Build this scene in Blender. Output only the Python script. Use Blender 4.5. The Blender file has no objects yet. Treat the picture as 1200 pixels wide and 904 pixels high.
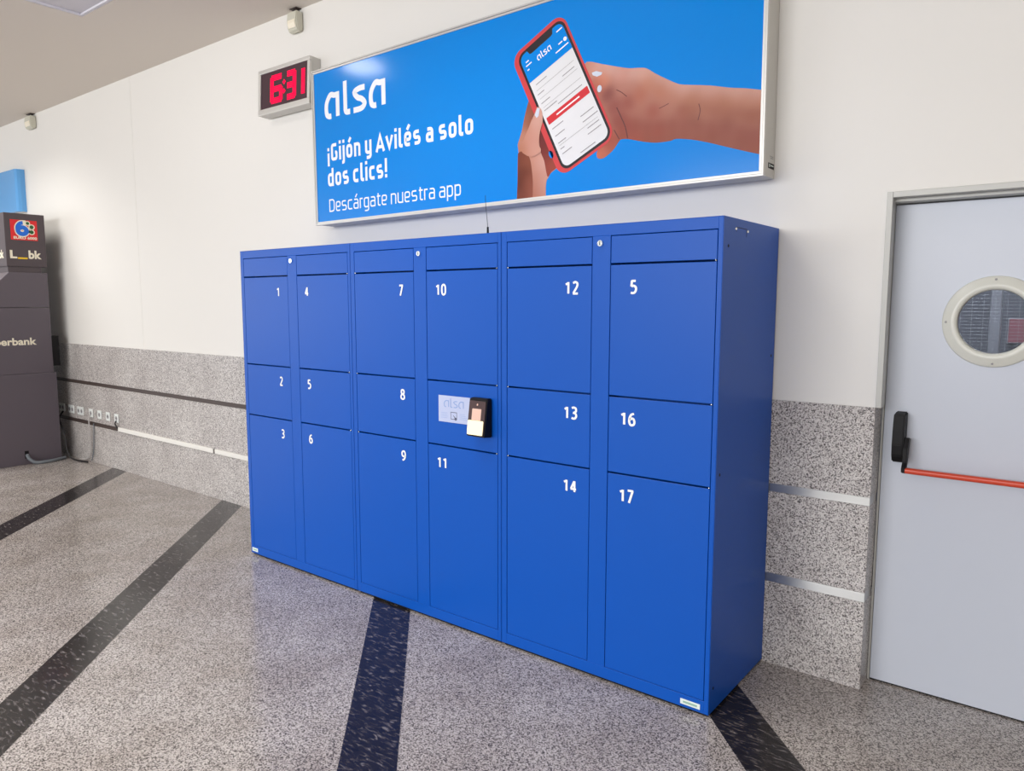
import bpy, bmesh, math, random
from mathutils import Vector, Matrix
from mathutils.geometry import delaunay_2d_cdt

S = bpy.context.scene
COL = S.collection

# ------------------------------------------------------------------ camera
CAM_LOC = Vector((4.1087, -3.1732, 1.5876))
CAM_R = Vector((0.789008, 0.61438184, 0.00115463))
CAM_U = Vector((-0.06881159, 0.08650214, 0.9938724))
CAM_F = Vector((-0.61051727, 0.78425272, -0.11052747))
cam = bpy.data.cameras.new('camera')
cam_o = bpy.data.objects.new('camera', cam)
COL.objects.link(cam_o)
cam.sensor_fit = 'HORIZONTAL'
cam.sensor_width = 36
cam.lens = 866.45 / 1200 * 36
cam.clip_start = 0.02
cam_o.matrix_world = Matrix((
    (CAM_R.x, CAM_U.x, -CAM_F.x, CAM_LOC.x),
    (CAM_R.y, CAM_U.y, -CAM_F.y, CAM_LOC.y),
    (CAM_R.z, CAM_U.z, -CAM_F.z, CAM_LOC.z),
    (0, 0, 0, 1)))
S.camera = cam_o

# ------------------------------------------------------------------ light and exposure
S.view_settings.view_transform = 'Standard'
S.view_settings.look = 'None'
S.view_settings.gamma = 1
S.view_settings.use_curve_mapping = False
S.view_settings.exposure = -0.13

W = bpy.data.worlds.new('hall_daylight')
S.world = W
W.use_nodes = True
W.node_tree.nodes['Background'].inputs[0].default_value = (0.93, 0.96, 1.0, 1)
W.node_tree.nodes['Background'].inputs[1].default_value = 0.80


def area(name, loc, target, sx, sy, power, color=(1, 1, 1), spread=180):
    l = bpy.data.lights.new(name, 'AREA')
    l.shape = 'RECTANGLE'
    l.size, l.size_y = sx, sy
    l.energy = power
    l.color = color
    l.spread = math.radians(spread)
    o = bpy.data.objects.new(name, l)
    COL.objects.link(o)
    o.location = loc
    o.rotation_euler = (Vector(target) - Vector(loc)).to_track_quat('-Z', 'Y').to_euler()
    return o


for lx, ly, pw in ((-7.6, -1.5, 50), (-4.3, -1.4, 34), (1.57, -1.5, 24), (-4.5, -5.2, 90), (-0.2, -5.2, 100), (3.4, -5.2, 90)):
    area('ceiling_lamp', (lx, ly, 3.50), (lx, ly, 0), 1.1, 1.1, pw, (1.0, 0.97, 0.92), 136)
area('hall_windows', (-9.5, -7.5, 1.9), (0.5, 0, 1.0), 5.0, 2.6, 200, (0.95, 0.97, 1.0))
area('front_fill', (1.6, -9.6, 2.75), (1.6, 0, 1.5), 7.0, 1.4, 430, (0.97, 0.98, 1.0))  # unseen fill added to brighten the right side from the front

# ------------------------------------------------------------------ materials


def lin(r, g, b):
    f = lambda c: (c / 255 / 12.92) if c / 255 <= 0.04045 else ((c / 255 + 0.055) / 1.055) ** 2.4
    return (f(r), f(g), f(b), 1.0)


def mat(name, rgb, rough=0.5, metal=0.0, emit=None, spec=0.5, bump=None, coat=0.0):
    m = bpy.data.materials.new(name)
    m.use_nodes = True
    nt = m.node_tree
    p = nt.nodes['Principled BSDF']
    c = lin(*rgb)
    p.inputs['Base Color'].default_value = c
    p.inputs['Roughness'].default_value = rough
    p.inputs['Metallic'].default_value = metal
    p.inputs['Specular IOR Level'].default_value = spec
    if coat:
        p.inputs['Coat Weight'].default_value = coat
        p.inputs['Coat Roughness'].default_value = 0.08
    if emit:
        p.inputs['Emission Color'].default_value = c
        p.inputs['Emission Strength'].default_value = emit
    if bump:
        tc = nt.nodes.new('ShaderNodeTexCoord')
        n = nt.nodes.new('ShaderNodeTexNoise')
        n.inputs['Scale'].default_value = bump[0]
        n.inputs['Detail'].default_value = 3
        bn = nt.nodes.new('ShaderNodeBump')
        bn.inputs['Strength'].default_value = bump[1]
        bn.inputs['Distance'].default_value = 0.002
        nt.links.new(tc.outputs['Object'], n.inputs['Vector'])
        nt.links.new(n.outputs['Fac'], bn.inputs['Height'])
        nt.links.new(bn.outputs['Normal'], p.inputs['Normal'])
    return m


def ramp(nt, stops, interp='LINEAR'):
    r = nt.nodes.new('ShaderNodeValToRGB')
    cr = r.color_ramp
    cr.interpolation = interp
    while len(cr.elements) < len(stops):
        cr.elements.new(0.5)
    for e, (pos, c) in zip(cr.elements, stops):
        e.position = pos
        e.color = c if len(c) == 4 else lin(*c)
    return r


def math_node(nt, op, a, b=None, c=None):
    n = nt.nodes.new('ShaderNodeMath')
    n.operation = op
    for i, v in enumerate((a, b, c)):
        if v is None:
            continue
        if isinstance(v, (int, float)):
            n.inputs[i].default_value = v
        else:
            nt.links.new(v, n.inputs[i])
    return n.outputs[0]


def mix_color(nt, fac, a, b, blend='MIX'):
    n = nt.nodes.new('ShaderNodeMix')
    n.data_type = 'RGBA'
    n.blend_type = blend
    n.clamp_factor = True
    for i, v in ((0, fac), (6, a), (7, b)):
        if isinstance(v, (int, float)):
            n.inputs[i].default_value = v
        elif isinstance(v, tuple):
            n.inputs[i].default_value = v
        else:
            nt.links.new(v, n.inputs[i])
    return n.outputs[2]


def granite_nodes(nt, vec, grain, stops, cloud_stops):
    """speckled granite: crystal grains plus finer salt and pepper, clouded at large scale"""
    v = nt.nodes.new('ShaderNodeTexVoronoi')
    v.inputs['Scale'].default_value = grain
    nt.links.new(vec, v.inputs['Vector'])
    n = nt.nodes.new('ShaderNodeTexNoise')
    n.inputs['Scale'].default_value = grain * 0.75
    n.inputs['Detail'].default_value = 4
    n.inputs['Roughness'].default_value = 0.7
    nt.links.new(vec, n.inputs['Vector'])
    sep = nt.nodes.new('ShaderNodeSeparateColor')
    nt.links.new(v.outputs['Color'], sep.inputs[0])
    f = math_node(nt, 'MULTIPLY_ADD', sep.outputs[0], 0.45, math_node(nt, 'MULTIPLY', n.outputs['Fac'], 0.55))
    r = ramp(nt, stops)
    nt.links.new(f, r.inputs[0])
    cl = nt.nodes.new('ShaderNodeTexNoise')
    cl.inputs['Scale'].default_value = 3.0
    cl.inputs['Detail'].default_value = 4
    nt.links.new(vec, cl.inputs['Vector'])
    cr = ramp(nt, cloud_stops)
    nt.links.new(cl.outputs['Fac'], cr.inputs[0])
    return mix_color(nt, 1.0, r.outputs[0], cr.outputs[0], 'MULTIPLY')


def granite_mat(name, grain, stops, rough, cloud=((0.3, (232, 230, 230)), (0.7, (255, 255, 255)))):
    m = bpy.data.materials.new(name)
    m.use_nodes = True
    nt = m.node_tree
    p = nt.nodes['Principled BSDF']
    tc = nt.nodes.new('ShaderNodeTexCoord')
    c = granite_nodes(nt, tc.outputs['Object'], grain, stops, cloud)
    nt.links.new(c, p.inputs['Base Color'])
    p.inputs['Roughness'].default_value = rough
    return m


WALL_STOPS = [(0.30, (70, 64, 64)), (0.38, (142, 135, 133)), (0.47, (196, 190, 187)), (0.62, (230, 226, 222))]
M_GRANITE = granite_mat('polished_grey_granite', 250, WALL_STOPS, 0.28)


def floor_mat():
    m = bpy.data.materials.new('granite_floor_with_dark_bands')
    m.use_nodes = True
    nt = m.node_tree
    p = nt.nodes['Principled BSDF']
    tc = nt.nodes.new('ShaderNodeTexCoord')
    vec = tc.outputs['Object']
    base = granite_nodes(nt, vec, 225,
                         [(0.30, (76, 71, 68)), (0.38, (124, 118, 115)), (0.48, (167, 160, 156)), (0.64, (207, 200, 195))],
                         ((0.3, (226, 222, 218)), (0.7, (255, 255, 255))))
    # dark larvikite like stone with pale flecks
    mp = nt.nodes.new('ShaderNodeMapping')
    mp.inputs['Rotation'].default_value = (0, 0, math.radians(-40))
    mp.inputs['Scale'].default_value = (21, 66, 40)
    nt.links.new(vec, mp.inputs['Vector'])
    fl = nt.nodes.new('ShaderNodeTexNoise')
    fl.inputs['Scale'].default_value = 1.0
    fl.inputs['Detail'].default_value = 5
    fl.inputs['Roughness'].default_value = 0.62
    fl.inputs['Distortion'].default_value = 0.6
    nt.links.new(mp.outputs['Vector'], fl.inputs['Vector'])
    dk = ramp(nt, [(0.36, (27, 24, 24)), (0.54, (44, 40, 40)), (0.61, (80, 75, 75)), (0.70, (142, 136, 134))])
    nt.links.new(fl.outputs['Fac'], dk.inputs[0])
    sx = nt.nodes.new('ShaderNodeSeparateXYZ')
    nt.links.new(vec, sx.inputs[0])
    nx = math_node(nt, 'MULTIPLY', sx.outputs[0], 0.7225)
    n = math_node(nt, 'MULTIPLY_ADD', sx.outputs[1], 0.6914, nx)
    per = 1.390
    a = math_node(nt, 'ADD', n, 0.968 + per * 20)
    a = math_node(nt, 'MODULO', a, per)
    stripe = math_node(nt, 'LESS_THAN', a, 0.203)
    # joints of the pale slabs, parallel to the bands
    j = math_node(nt, 'SUBTRACT', a, 0.203)
    j = math_node(nt, 'MODULO', j, (per - 0.203) / 3)
    jl = math_node(nt, 'LESS_THAN', j, 0.004)
    tx = math_node(nt, 'MULTIPLY', sx.outputs[0], -0.6914)
    t = math_node(nt, 'MULTIPLY_ADD', sx.outputs[1], 0.7225, tx)
    t = math_node(nt, 'ADD', t, 0.37 + 0.8 * 30)
    t = math_node(nt, 'MODULO', t, 0.8)
    tl = math_node(nt, 'LESS_THAN', t, 0.003)
    jj = math_node(nt, 'MULTIPLY', math_node(nt, 'MAXIMUM', jl, tl), 0.30)
    pale = mix_color(nt, jj, base, lin(70, 64, 60))
    out = mix_color(nt, stripe, pale, dk.outputs[0])
    nt.links.new(out, p.inputs['Base Color'])
    p.inputs['Specular IOR Level'].default_value = 0.4
    rn = nt.nodes.new('ShaderNodeTexNoise')
    rn.inputs['Scale'].default_value = 5
    rn.inputs['Detail'].default_value = 5
    nt.links.new(vec, rn.inputs['Vector'])
    rr = nt.nodes.new('ShaderNodeMapRange')
    rr.inputs['To Min'].default_value = 0.08
    rr.inputs['To Max'].default_value = 0.25
    nt.links.new(rn.outputs['Fac'], rr.inputs['Value'])
    nt.links.new(rr.outputs[0], p.inputs['Roughness'])
    return m


M_FLOOR = floor_mat()
M_WALL = mat('white_wall_paint', (236, 234, 229), 0.6, bump=(60, 0.05))
M_CEIL = mat('ceiling_paint', (224, 216, 207), 0.8)
M_COFFER = mat('pale_ceiling_panel', (214, 212, 220), 0.7)
M_BLUE = mat('blue_powder_coat', (0, 82, 182), 0.40, spec=0.30, bump=(900, 0.05))
M_DARK = mat('dark_recess', (6, 12, 40), 0.7)
M_BLACK = mat('black_plastic', (17, 16, 18), 0.55, spec=0.25)
M_WHITE = mat('white_vinyl', (246, 246, 246), 0.45)
M_STEEL = mat('brushed_steel', (196, 196, 194), 0.28, 1.0)
M_CHROME = mat('chrome', (225, 225, 222), 0.15, 1.0)
M_ALU = mat('satin_aluminium', (214, 212, 207), 0.42, 0.55)
M_ALU_SIDE = mat('painted_aluminium_side', (206, 204, 198), 0.5)
M_POSTER = mat('blue_print', (0, 126, 212), 0.14, spec=0.35, emit=0.18)      # faint emission added to even out the blue
M_PRINT_W = mat('white_print', (236, 238, 242), 0.3, emit=0.1)  # the lettering gets a little added emission as well
M_SCREEN_W = mat('screen_white_print', (226, 226, 228), 0.35, spec=0.3)
M_RED = mat('red_print', (206, 62, 66), 0.3)
M_RED2 = mat('red_button_print', (208, 40, 50), 0.3)
M_BEZEL = mat('black_print', (30, 22, 28), 0.3)
M_GREYP = mat('grey_print', (150, 148, 150), 0.4)
M_DOOR = mat('pale_grey_door_paint', (202, 208, 220), 0.34)
M_FRAME = mat('grey_door_frame', (190, 190, 185), 0.45, 0.1)
M_RING = mat('cream_porthole_rim', (222, 223, 214), 0.3)
M_ORANGE = mat('orange_red_paint', (208, 66, 34), 0.35)
M_CREAM = mat('cream_plastic', (208, 206, 190), 0.5)
M_KIOSK = mat('charcoal_panel', (94, 86, 94), 0.45)
M_KIOSK2 = mat('charcoal_top', (80, 70, 74), 0.5)
M_SIGNB = mat('sky_blue_plastic', (100, 170, 232), 0.18)
M_YELLOW = mat('yellow_print', (240, 196, 20), 0.4)
M_OFFW = mat('offwhite_print', (244, 236, 214), 0.4)
M_GREEN = mat('green_print', (30, 90, 40), 0.4)
M_BLUEP = mat('logo_blue_print', (20, 110, 220), 0.4)
M_REDP = mat('logo_red_print', (226, 32, 36), 0.4)
M_PAPER = mat('pale_paper', (186, 196, 228), 0.5)
M_PAPERINK = mat('paper_ink', (132, 160, 214), 0.5)
M_INK2 = mat('dark_ink', (92, 96, 126), 0.5)
M_LED = mat('red_led', (232, 0, 62), 0.4, emit=1.15, spec=0.1)
M_CLOCKFACE = mat('dark_red_filter', (64, 38, 48), 0.35)
M_SCREEN = mat('pinkish_screen', (226, 188, 172), 0.3)
M_PAD = mat('bright_pad', (255, 244, 196), 0.3, emit=0.42)
M_READER = mat('dark_brown_gloss', (72, 52, 52), 0.2)
M_SOCKET = mat('white_socket_plastic', (232, 236, 234), 0.4)
M_CABLE_G = mat('grey_cable', (112, 118, 124), 0.5)
M_CABLE_B = mat('black_cable', (30, 28, 30), 0.5)
M_CABLE_W = mat('pale_cable', (190, 186, 184), 0.5)
M_DUCT = mat('white_trunking', (240, 238, 232), 0.4)
M_LAMP = mat('lamp_glow', (255, 252, 244), 0.4, emit=17.0)
M_LABEL = mat('label_paper', (226, 236, 232), 0.4)
M_LABELINK = mat('label_print', (150, 186, 170), 0.5)
M_STRIP = mat('dull_dark_strip', (74, 62, 58), 0.5, 0.0)
M_DIM = mat('dim_room_paint', (120, 122, 132), 0.7)
M_PINK = mat('pink_board', (206, 120, 130), 0.6)
M_GALV = mat('galvanised_post', (190, 190, 196), 0.4, 0.3)


def glass_mat():
    m = bpy.data.materials.new('wired_glass')
    m.use_nodes = True
    nt = m.node_tree
    p = nt.nodes['Principled BSDF']
    p.inputs['Base Color'].default_value = (0.75, 0.80, 0.88, 1)
    p.inputs['Roughness'].default_value = 0.03
    p.inputs['Transmission Weight'].default_value = 1.0
    p.inputs['IOR'].default_value = 1.45
    return m


M_GLASS = glass_mat()


def skin_mat():
    m = bpy.data.materials.new('printed_skin')
    m.use_nodes = True
    nt = m.node_tree
    p = nt.nodes['Principled BSDF']
    a = nt.nodes.new('ShaderNodeVertexColor')
    a.layer_name = 'print'
    nt.links.new(a.outputs['Color'], p.inputs['Base Color'])
    p.inputs['Roughness'].default_value = 0.35
    p.inputs['Specular IOR Level'].default_value = 0.25
    return m


M_SKIN = skin_mat()
M_CREASE = mat('printed_crease', (96, 44, 44), 0.3)
M_NAIL = mat('printed_nail', (206, 214, 228), 0.3)

# ------------------------------------------------------------------ helpers


def obj(name, bm, m, parent=None, smooth=False):
    me = bpy.data.meshes.new(name)
    bm.normal_update()
    bm.to_mesh(me)
    bm.free()
    if m is not None:
        for mm in (m if isinstance(m, (list, tuple)) else [m]):
            me.materials.append(mm)
    if smooth:
        for p in me.polygons:
            p.use_smooth = True
    o = bpy.data.objects.new(name, me)
    COL.objects.link(o)
    if parent is not None:
        o.parent = parent
    return o


def tag(o, label, cat, group=None):
    o['label'] = label
    o['category'] = cat
    if group:
        o['group'] = group
    return o


def thing(name, label, cat, loc=(0, 0, 0), group=None):
    o = bpy.data.objects.new(name, None)
    COL.objects.link(o)
    o.location = loc
    o.empty_display_size = 0.1
    return tag(o, label, cat, group)


def struct(name, bm, m, parent=None, smooth=False):
    o = obj(name, bm, m, parent, smooth)
    if parent is None:
        o['kind'] = 'structure'
    return o


def box(bm, x0, x1, y0, y1, z0, z1, bev=0.0, seg=2):
    r = bmesh.ops.create_cube(bm, size=1)
    vs = r['verts']
    for v in vs:
        v.co = Vector((x0 + (v.co.x + 0.5) * (x1 - x0), y0 + (v.co.y + 0.5) * (y1 - y0), z0 + (v.co.z + 0.5) * (z1 - z0)))
    if bev:
        es = list({e for v in vs for e in v.link_edges})
        bmesh.ops.bevel(bm, geom=es, offset=bev, segments=seg, affect='EDGES', profile=0.5)
    return bm


def B(*a, **k):
    return box(bmesh.new(), *a, **k)


def cyl(bm, p0, p1, r0, r1=None, seg=24, caps=True):
    p0, p1 = Vector(p0), Vector(p1)
    r1 = r0 if r1 is None else r1
    q = (p1 - p0).to_track_quat('Z', 'Y')
    a, b = [], []
    for i in range(seg):
        t = 2 * math.pi * i / seg
        d = q @ Vector((math.cos(t), math.sin(t), 0))
        a.append(bm.verts.new(p0 + d * r0))
        b.append(bm.verts.new(p1 + d * r1))
    for i in range(seg):
        j = (i + 1) % seg
        bm.faces.new((a[i], a[j], b[j], b[i]))
    if caps:
        bm.faces.new(a[::-1])
        bm.faces.new(b)
    return bm


def smooth_path(pts, n=8):
    pts = [Vector(p) for p in pts]
    out = []
    for i in range(len(pts) - 1):
        p0 = pts[max(i - 1, 0)]
        p1, p2 = pts[i], pts[i + 1]
        p3 = pts[min(i + 2, len(pts) - 1)]
        for k in range(n):
            t = k / n
            out.append(0.5 * ((2 * p1) + (p2 - p0) * t + (2 * p0 - 5 * p1 + 4 * p2 - p3) * t * t + (-p0 + 3 * p1 - 3 * p2 + p3) * t ** 3))
    out.append(pts[-1])
    return out


def tube(bm, pts, r, seg=10, smooth=True):
    path = smooth_path(pts) if smooth else [Vector(p) for p in pts]
    rings = []
    up = Vector((0.31, 0.17, 0.93))
    for i, p in enumerate(path):
        d = (path[min(i + 1, len(path) - 1)] - path[max(i - 1, 0)]).normalized()
        s = d.cross(up).normalized()
        u = s.cross(d)
        rings.append([bm.verts.new(p + (s * math.cos(2 * math.pi * k / seg) + u * math.sin(2 * math.pi * k / seg)) * r) for k in range(seg)])
    for a, b in zip(rings, rings[1:]):
        for k in range(seg):
            j = (k + 1) % seg
            bm.faces.new((a[k], a[j], b[j], b[k]))
    bm.faces.new(rings[0][::-1])
    bm.faces.new(rings[-1])
    return bm


def prism(bm, poly, axis, a, b):
    """extrude a 2D polygon along an axis; poly gives the two other coordinates in xyz order"""
    def pt(p, h):
        if axis == 'x':
            return (h, p[0], p[1])
        if axis == 'y':
            return (p[0], h, p[1])
        return (p[0], p[1], h)
    va = [bm.verts.new(pt(p, a)) for p in poly]
    vb = [bm.verts.new(pt(p, b)) for p in poly]
    n = len(poly)
    for i in range(n):
        j = (i + 1) % n
        bm.faces.new((va[i], va[j], vb[j], vb[i]))
    bm.faces.new(va[::-1])
    bm.faces.new(vb)
    bmesh.ops.recalc_face_normals(bm, faces=bm.faces)
    return bm


def rrect(x0, x1, y0, y1, r, n=6):
    pts = []
    for cx, cy, a0 in ((x1 - r, y1 - r, 0), (x0 + r, y1 - r, 90), (x0 + r, y0 + r, 180), (x1 - r, y0 + r, 270)):
        for k in range(n + 1):
            a = math.radians(a0 + 90 * k / n)
            pts.append((cx + r * math.cos(a), cy + r * math.sin(a)))
    return pts


def ellipse(cx, cy, rx, ry, n=28, rot=0):
    c, s = math.cos(rot), math.sin(rot)
    return [(cx + rx * math.cos(2 * math.pi * k / n) * c - ry * math.sin(2 * math.pi * k / n) * s,
             cy + rx * math.cos(2 * math.pi * k / n) * s + ry * math.sin(2 * math.pi * k / n) * c) for k in range(n)]


def flat(bm, poly, f):
    """a flat polygon; f maps (u, v) to a 3D point"""
    try:
        bm.faces.new([bm.verts.new(f(*p)) for p in poly])
    except ValueError:
        pass
    return bm


# --- stroke lettering: a squarish condensed sans drawn as ribbons; cap height 1
XH, ASC, DESC = 0.78, 1.06, -0.28


def round_poly(pts, r, closed=False, n=5):
    pts = [Vector(p) for p in pts]
    out = []
    N = len(pts)
    for i, p in enumerate(pts):
        if not closed and i in (0, N - 1):
            out.append(p)
            continue
        a, b = pts[(i - 1) % N], pts[(i + 1) % N]
        da, db = (a - p), (b - p)
        rr = min(r, da.length * 0.5, db.length * 0.5)
        q0, q1 = p + da.normalized() * rr, p + db.normalized() * rr
        for k in range(n + 1):
            t = k / n
            out.append(q0.lerp(p, t).lerp(p.lerp(q1, t), t))
    return out


def ribbon(bm, pts, w, f, closed=False):
    L, R = [], []
    N = len(pts)
    clean = [pts[0]]
    for p in pts[1:]:
        if (p - clean[-1]).length > 1e-5:
            clean.append(p)
    if closed and (clean[0] - clean[-1]).length < 1e-5:
        clean.pop()
    pts = clean
    N = len(pts)
    for i, p in enumerate(pts):
        a = pts[(i - 1) % N] if (closed or i > 0) else p
        b = pts[(i + 1) % N] if (closed or i < N - 1) else p
        d1 = (p - a).normalized() if (p - a).length > 1e-9 else (b - p).normalized()
        d2 = (b - p).normalized() if (b - p).length > 1e-9 else d1
        n1, n2 = Vector((-d1.y, d1.x)), Vector((-d2.y, d2.x))
        m = (n1 + n2)
        m = m.normalized() if m.length > 1e-6 else n1
        k = 1.0 / max(0.45, m.dot(n1))
        L.append(bm.verts.new(f(*(p + m * k * w / 2))))
        R.append(bm.verts.new(f(*(p - m * k * w / 2))))
    for i in range(N if closed else N - 1):
        j = (i + 1) % N
        bm.faces.new((R[i], R[j], L[j], L[i]))


def glyph(ch, w):
    """returns (advance, [(points, radius, closed)])"""
    h = w / 2
    g = 0.075          # side bearing
    wd = 0.56
    L, R, T, Bm = g + h, g + wd - h, XH - h, h
    mid = XH * 0.5
    rr = 0.17
    o = ([(L, Bm), (R, Bm), (R, T), (L, T)], rr, True)
    adv = wd + 2 * g
    acc = None
    if ch in 'áéó':
        acc = ([((L + R) / 2 - 0.05, XH + 0.10), ((L + R) / 2 + 0.14, XH + 0.36)], 0, False)
        ch = {'á': 'a', 'é': 'e', 'ó': 'o'}[ch]
    if ch == ' ':
        return 0.26, []
    if ch == 'o':
        s = [o]
    elif ch == 'n':
        s = [([(L, 0), (L, XH)], 0, False), ([(L, T), (R, T), (R, 0)], rr, False)]
    elif ch == 'u':
        s = [([(L, XH), (L, Bm), (R, Bm)], rr, False), ([(R, XH), (R, 0)], 0, False)]
    elif ch == 'a':
        s = [([(L + 0.03, T), (R, T), (R, 0)], rr, False), ([(R, mid + 0.05), (L, mid + 0.05), (L, Bm), (R, Bm)], 0.13, False)]
    elif ch == 'e':
        s = [([(R - 0.02, Bm), (L, Bm), (L, T), (R, T), (R, mid - 0.03), (L, mid - 0.03)], rr * 0.9, False)]
    elif ch == 's':
        s = [([(R - 0.03, T), (L, T), (L, mid), (R, mid), (R, Bm), (L + 0.01, Bm)], 0.13, False)]
    elif ch == 'c':
        s = [([(R, T), (L, T), (L, Bm), (R, Bm)], rr, False)]
        adv -= 0.05
    elif ch == 'd':
        s = [o, ([(R, 0), (R, ASC)], 0, False)]
    elif ch == 'p':
        s = [o, ([(L, XH), (L, DESC)], 0, False)]
    elif ch == 'g':
        s = [o, ([(R, XH), (R, DESC + h), (L + 0.04, DESC + h)], rr, False)]
    elif ch == 'y':
        s = [([(L, XH), (L, Bm), (R, Bm)], rr, False), ([(R, XH), (R, DESC + h), (L + 0.04, DESC + h)], rr, False)]
    elif ch == 'l':
        s = [([(L, ASC), (L, Bm), (L + 0.22, Bm)], rr, False)]
        adv = 0.2 + 2 * g + h
    elif ch == 'i':
        s = [([(L, 0), (L, XH)], 0, False), ([(L, XH + 0.13), (L, XH + 0.13 + w)], 0, False)]
        adv = w + 2 * g
    elif ch == 'j':
        s = [([(L, XH), (L, DESC + h), (L - 0.16, DESC + h)], rr, False), ([(L, XH + 0.13), (L, XH + 0.13 + w)], 0, False)]
        adv = w + 2 * g
    elif ch == 'v':
        s = [([(g + 0.04, XH), (g + wd / 2, h * 1.35), (g + wd - 0.04, XH)], 0, False)]
    elif ch == 'A':
        s = [([(g + 0.02, 0), (g + 0.33, 1 - h * 1.2), (g + 0.64, 0)], 0, False), ([(g + 0.15, 0.27), (g + 0.51, 0.27)], 0, False)]
        adv = 0.66 + 2 * g
    elif ch == 'G':
        R2 = g + 0.6 - h
        s = [([(R2, 1 - h), (L, 1 - h), (L, h), (R2, h), (R2, 0.47), (R2 - 0.13, 0.47)], rr * 0.8, False)]
        adv = 0.6 + 2 * g
    elif ch == 'D':
        R2 = g + 0.64 - h
        s = [([(L, h), (R2, h), (R2, 1 - h), (L, 1 - h)], 0.24, True), ([(L, 0), (L, 1)], 0, False)]
        s[0] = ([(L - h, h), (R2, h), (R2, 1 - h), (L - h, 1 - h)], 0.24, False)
        adv = 0.64 + 2 * g
    elif ch == 'r':
        s = [([(L, 0), (L, XH)], 0, False), ([(L, T), (L + 0.28, T)], 0, False)]
        adv = 0.32 + 2 * g
    elif ch == 't':
        s = [([(L + 0.1, 0.95), (L + 0.1, Bm), (L + 0.34, Bm)], rr, False), ([(L - 0.03, T), (L + 0.34, T)], 0, False)]
        adv = 0.38 + 2 * g
    elif ch == '¡':
        s = [([(L, DESC), (L, 0.48)], 0, False), ([(L, 0.60), (L, 0.60 + w)], 0, False)]
        adv = w + 2 * g
    elif ch == '!':
        s = [([(L, 0.30), (L, 1.06)], 0, False), ([(L, 0.0), (L, w)], 0, False)]
        adv = w + 2 * g
    else:
        s = []
    if acc:
        s = list(s) + [acc]
    return adv, s


def lift_y(p, n):
    return (p[0], p[1] - 0.00025 * (n % 3), p[2])


def stroke_text(bm, text, u0, u1, v0, cap, w, f, minus=0):
    total = sum(glyph(c, w)[0] for c in text) - 0.15
    k = (u1 - u0) / total
    x = -0.075
    n_ = 0
    for c in text:
        adv, st = glyph(c, w)
        for pts, r, closed in st:
            pp = round_poly(pts, r, closed) if r else [Vector(p) for p in pts]
            n_ += 1
            ribbon(bm, pp, w, lambda a, b, x=x, n_=n_: lift_y(f(u0 + (a + x) * k, v0 + b * cap), n_), closed)
        x += adv


DIGITS = {
    '0': [([(.25, 1), (.07, .86), (.03, .5), (.07, .14), (.25, 0), (.43, .14), (.47, .5), (.43, .86)], True)],
    '1': [([(.30, 0), (.30, 1.0)], False), ([(.30, .93), (.06, .79)], False)],
    '2': [([(.04, .90), (.22, 1), (.41, .91), (.43, .70), (.30, .42), (.06, .03)], False), ([(.02, .0), (.49, .0)], False)],
    '3': [([(.04, .94), (.22, 1), (.41, .92), (.42, .66), (.22, .53), (.14, .53)], False), ([(.16, .53), (.38, .46), (.46, .26), (.36, .05), (.18, 0), (.02, .06)], False)],
    '4': [([(.36, 0), (.36, 1.0)], False), ([(.34, .98), (.03, .26)], False), ([(.00, .26), (.52, .26)], False)],
    '5': [([(.43, 1.0), (.10, 1.0)], False), ([(.12, 1.04), (.08, .54)], False), ([(.08, .56), (.26, .60), (.43, .49), (.46, .28), (.36, .06), (.18, 0), (.03, .04)], False)],
    '6': [([(.42, .99), (.20, .89), (.06, .62), (.03, .30), (.11, .06), (.26, 0), (.42, .09), (.47, .30), (.40, .52), (.26, .58), (.08, .46)], False)],
    '7': [([(.01, 1.0), (.50, 1.0)], False), ([(.44, 1.0), (.34, .66), (.14, -.06)], False)],
    '8': [([(.25, .54), (.09, .66), (.08, .90), (.25, 1), (.42, .90), (.41, .66)], True), ([(.25, .54), (.05, .38), (.04, .12), (.25, 0), (.46, .12), (.45, .38)], True)],
    '9': [([(.08, .01), (.30, .11), (.44, .38), (.47, .70), (.39, .94), (.24, 1), (.08, .91), (.03, .70), (.10, .48), (.24, .42), (.42, .54)], False)],
}


def digit_text(bm, text, u, v, height, f, align='LEFT', w=0.19):
    """bold condensed numerals drawn as ribbons"""
    k = height / (1 + w)
    kx = k * 1.12
    adv = 0.70
    total = adv * (len(text) - 1) + 0.52 + w
    x = u if align == 'LEFT' else u - total * kx
    n_ = 0
    for ch in text:
        for pts, closed in DIGITS[ch]:
            n_ += 1
            if len(pts) > 2:
                src = [(a, b, 0) for a, b in pts]
                if closed:
                    m = len(src)
                    pp = smooth_path(src[-2:] + src + src[:2], 6)[12:12 + 6 * m]
                else:
                    pp = smooth_path(src, 6)
                pp = [Vector((p.x, p.y)) for p in pp]
            else:
                pp = [Vector(p) for p in pts]
            ribbon(bm, pp, w, lambda a, b, x=x, n_=n_: lift_y(f(x + (a + w / 2) * kx, v + (b + w / 2) * k), n_), closed)
        x += adv * kx
    return bm


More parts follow.
